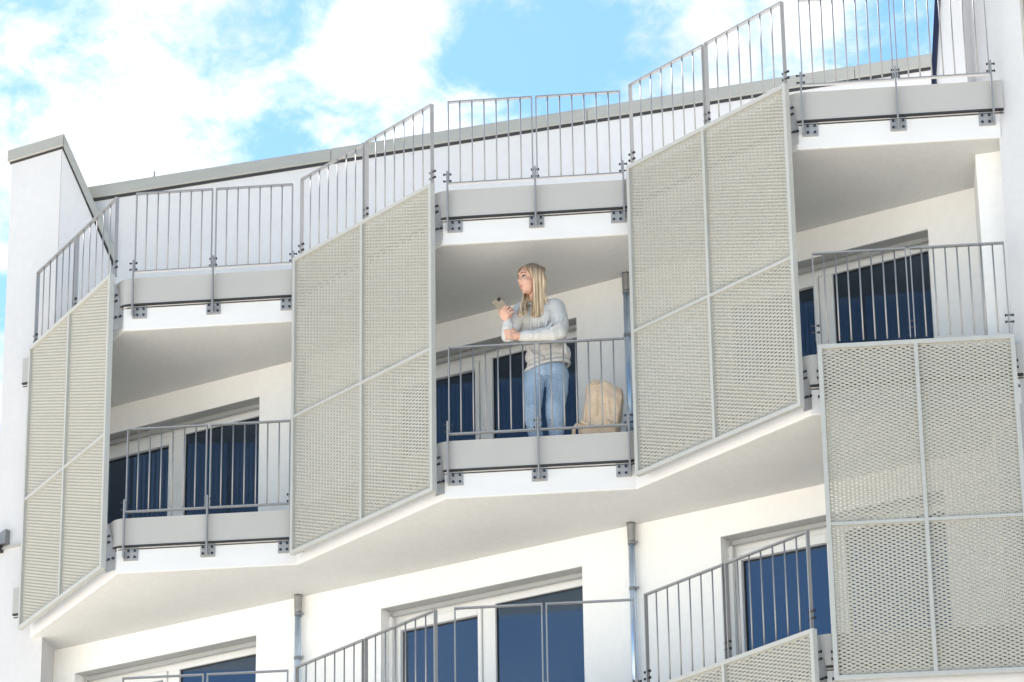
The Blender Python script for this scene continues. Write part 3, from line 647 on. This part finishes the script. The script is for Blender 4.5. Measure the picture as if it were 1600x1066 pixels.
# hair: many tapering locks falling from a centre parting over a shallow cap
hr_ = MB()
hr_.ball(Hd(-.024, 0, .040), Vector((.104, .086, .094)) * HS, Hrot, 24, 16)
random.seed(11)
def lock(f0, side, f1, l1, fe, le, ze, r0, endpull=None):
    top = Hd(f0, side * .004, .122 - max(0, f0 - .02) * .55 - max(0, -f0 - .04) * .35)
    a = Hd(f0 * .9 + f1 * .1, side * .046, .108 - max(0, f0 - .02) * .5 - max(0, -f0 - .04) * .3)
    b = Hd(f0 * .5 + f1 * .5, side * l1 * .97, .052); c_ = Hd(f1, side * l1, -.02); d_ = Hd(f1 * .8 + fe * .2, side * (l1 * .85 + le * .15), -.11)
    e = Vector(endpull) if endpull is not None else Hd(fe, side * le, ze)
    m1 = d_.lerp(e, .5) + Vector((random.uniform(-.002, .002), random.uniform(-.003, .001), 0))
    pts = [top, a, b, c_, d_, m1, e]
    # smooth the path
    sm = []
    for i in range(len(pts) - 1):
        p0 = pts[max(i - 1, 0)]; p1 = pts[i]; p2 = pts[i + 1]; p3 = pts[min(i + 2, len(pts) - 1)]
        for k in range(4):
            t = k / 4; sm.append(.5 * ((2 * p1) + (p2 - p0) * t + (2 * p0 - 5 * p1 + 4 * p2 - p3) * t * t + (3 * p1 - p0 - 3 * p2 + p3) * t ** 3))
    sm.append(pts[-1]); n = len(sm)
    hr_.tube(sm, [r0 * (.55 + .6 * min(1, i / 6)) * (1 - .75 * max(0, (i / (n - 1) - .72) / .28)) for i in range(n)], 7)
for k in range(80):                            # curtain on the side turned to the camera: falls in front of the shoulder
    t = (k + random.uniform(-.3, .3)) / 79; t = min(max(t, 0), 1)
    f0 = .074 - .10 * t; f1 = .036 - .105 * t
    s_ = .800 + .108 * t + random.uniform(-.006, .006); d_ = .012 + .05 * t * t + random.uniform(-.010, .012); z_ = 14.10 + .02 * abs(t - .5) + random.uniform(-.012, .03)
    lock(f0, 1, f1, .089 + random.uniform(-.004, .006), 0, 0, 0, .0085, L(s_, d_, z_))
for k in range(40):                            # back of the head, onto the shoulder and down the back
    t = (k + random.uniform(-.3, .3)) / 39; f0 = -.03 - .075 * t; f1 = -.07 - .055 * t
    s_ = .925 + .055 * t + random.uniform(-.008, .008); d_ = .07 + .13 * t; z_ = 14.27 - .10 * t + random.uniform(-.02, .03)
    lock(f0, 1, f1, .078 - .055 * t, 0, 0, 0, .0095, L(s_, d_, z_))
for k in range(44):                            # far side, brought forward over the chest
    t = (k + random.uniform(-.3, .3)) / 43; t = min(max(t, 0), 1); f0 = .070 - .10 * t; f1 = .038 - .075 * t
    s_ = .688 + .072 * t + random.uniform(-.003, .003); d_ = -.060 + .03 * t + random.uniform(-.003, .003); z_ = 14.075 + .03 * t + random.uniform(-.01, .03)
    lock(f0, -1, f1, .084, 0, 0, 0, .0085, L(s_, d_, z_))
for k in range(14):
    t = k / 13; lock(-.06 - .05 * t, -1, -.09 - .04 * t, .07 - .05 * t, 0, 0, 0, .0125, L(.93 - .10 * t, .22, 14.16 + random.uniform(-.03, .02)))
hair = hr_.build('hair', MT['hair'], person, smooth=True)

# ---------------------------------------------------------------- phone in the hand
pc = L(.547, -.052, 14.190); px_ = Vector((.62, .12, -.77)).normalized(); py_ = Vector((.80, -.08, .55)); py_ = (py_ - px_ * py_.dot(px_)).normalized(); pz_ = px_.cross(py_)
wm = Matrix.Translation((O3.x, O3.y, FZ)) @ Matrix.Rotation(AR, 4, 'Z') @ Matrix.Translation(pc) @ Matrix((px_, py_, pz_)).transposed().to_4x4()
if (Matrix.Rotation(AR, 3, 'Z') @ pz_).dot(Vector((.5, -.85, -.3))) < 0:
    wm = wm @ Matrix.Rotation(math.pi, 4, 'X')
ph = thing('phone', 'phone in a bronze case held up in the hand', 'phone'); ph.matrix_world = wm
mb = MB(); mb.box(-.088, .088, -.043, .043, -.0035, .0055); mb.build('case', MT['phone'], ph, bevel=.005)
mb = MB(); mb.box(-.084, .084, -.040, .040, -.0046, -.0036); mb.build('screen', MT['screen'], ph)
mb = MB(); mb.box(-.082, -.050, .004, .037, .0057, .008); cm = mb.build('camera_bump', MT['lens'], ph, bevel=.002)
for a, b in ((-.074, .012), (-.058, .012), (-.066, .028)):
    mb = MB(); mb.tube([(a, b, .008), (a, b, .0095)], .006, 12); mb.build('lens', MT['screen'], cm)

# ---------------------------------------------------------------- canvas bag on the balcony floor
bs = .30
bag = thing('canvas_bag', 'beige canvas bag with a gathered top standing on the balcony floor behind the railing', 'bag')
oB = P[3] + Vector((math.cos(AR), math.sin(AR))) * 1.37 + Vector((-math.sin(AR), math.cos(AR))) * .22
bag.location = (oB.x, oB.y, FZ); bag.rotation_euler = (0, 0, AR)
def LB(s, d, z): return Vector((s - 1.37, d - .062 - .22, z - FZ))
mb = MB()
def hull(pts):
    bm = bmesh.new()
    for p in pts: bm.verts.new(p)
    r = bmesh.ops.convex_hull(bm, input=bm.verts); bm.normal_update()
    bm.verts.ensure_lookup_table(); vs = [v.co.copy() for v in bm.verts]; bm.verts.index_update(); fs = [tuple(v.index for v in f.verts) for f in bm.faces]; bm.free()
    mb.add(vs, fs)
hull([LB(1.235, .20, FZ + .003), LB(1.50, .20, FZ + .003), LB(1.50, .42, FZ + .003), LB(1.235, .42, FZ + .003), LB(1.205, .19, 13.05), LB(1.54, .19, 13.08), LB(1.54, .44, 13.08), LB(1.205, .44, 13.05),
      LB(1.25, .20, 13.30), LB(1.590, .21, 13.36), LB(1.590, .42, 13.38), LB(1.25, .42, 13.30), LB(1.265, .24, 13.50), LB(1.42, .24, 13.54), LB(1.578, .26, 13.47), LB(1.578, .38, 13.48), LB(1.42, .37, 13.55), LB(1.265, .37, 13.49)])
hull([LB(1.16, .24, FZ + .01), LB(1.19, .22, 13.15), LB(1.25, .22, 13.18), LB(1.30, .22, FZ + .01), LB(1.16, .38, FZ + .01), LB(1.19, .38, 13.14), LB(1.28, .38, 13.2)])
mb.limb([LB(1.285, .28, 13.46), LB(1.295, .275, 13.51), LB(1.33, .265, 13.535), LB(1.375, .27, 13.53), LB(1.41, .285, 13.49)], [.034, .030, .026, .026, .034]); mb.limb([LB(1.30, .34, 13.47), LB(1.345, .345, 13.505), LB(1.40, .33, 13.49)], [.036, .032, .036])
for a, b, c_, r in [((1.285, .22, 13.43), (1.262, .188, 13.28), (1.235, .18, 13.10), .013), ((1.36, .215, 13.42), (1.355, .19, 13.33), (1.35, .18, 13.18), .011), ((1.44, .225, 13.42), (1.46, .195, 13.32), (1.47, .185, 13.2), .013), ((1.51, .235, 13.38), (1.53, .20, 13.33), (1.535, .185, 13.14), .011),
                    ((1.22, .175, 13.13), (1.30, .165, 13.08), (1.42, .17, 13.06), .016), ((1.45, .175, 13.12), (1.50, .17, 13.05), (1.53, .18, 12.98), .018)]:
    mb.limb([LB(*a), LB(*b), LB(*c_)], [r, r * .9, r * .5], 10)
bb = mb.build('bag_body', MT['canvas'], bag); remesh(bb, .007, 26)
ruffle(bb, ((9, .010), (24, .003)))
mb = MB(); mb.tube([LB(1.30, .222, 13.522), LB(1.335, .212, 13.506), LB(1.365, .222, 13.50), LB(1.392, .235, 13.515)], .008, 8); mb.tube([LB(1.35, .214, 13.505), LB(1.355, .20, 13.48), LB(1.362, .20, 13.455)], .006, 8); mb.build('drawstring', MT['cord'], bag, smooth=True)
mb = MB(); mb.tube([LB(1.225, .20, 13.09), LB(1.175, .205, 13.12), LB(1.148, .215, 13.09), LB(1.140, .225, 13.02), LB(1.145, .24, 12.93), LB(1.18, .25, 12.88)], [.012, .016, .017, .017, .016, .012], 8)
mb.build('shoulder_strap', MT['canvas'], bag, smooth=True)
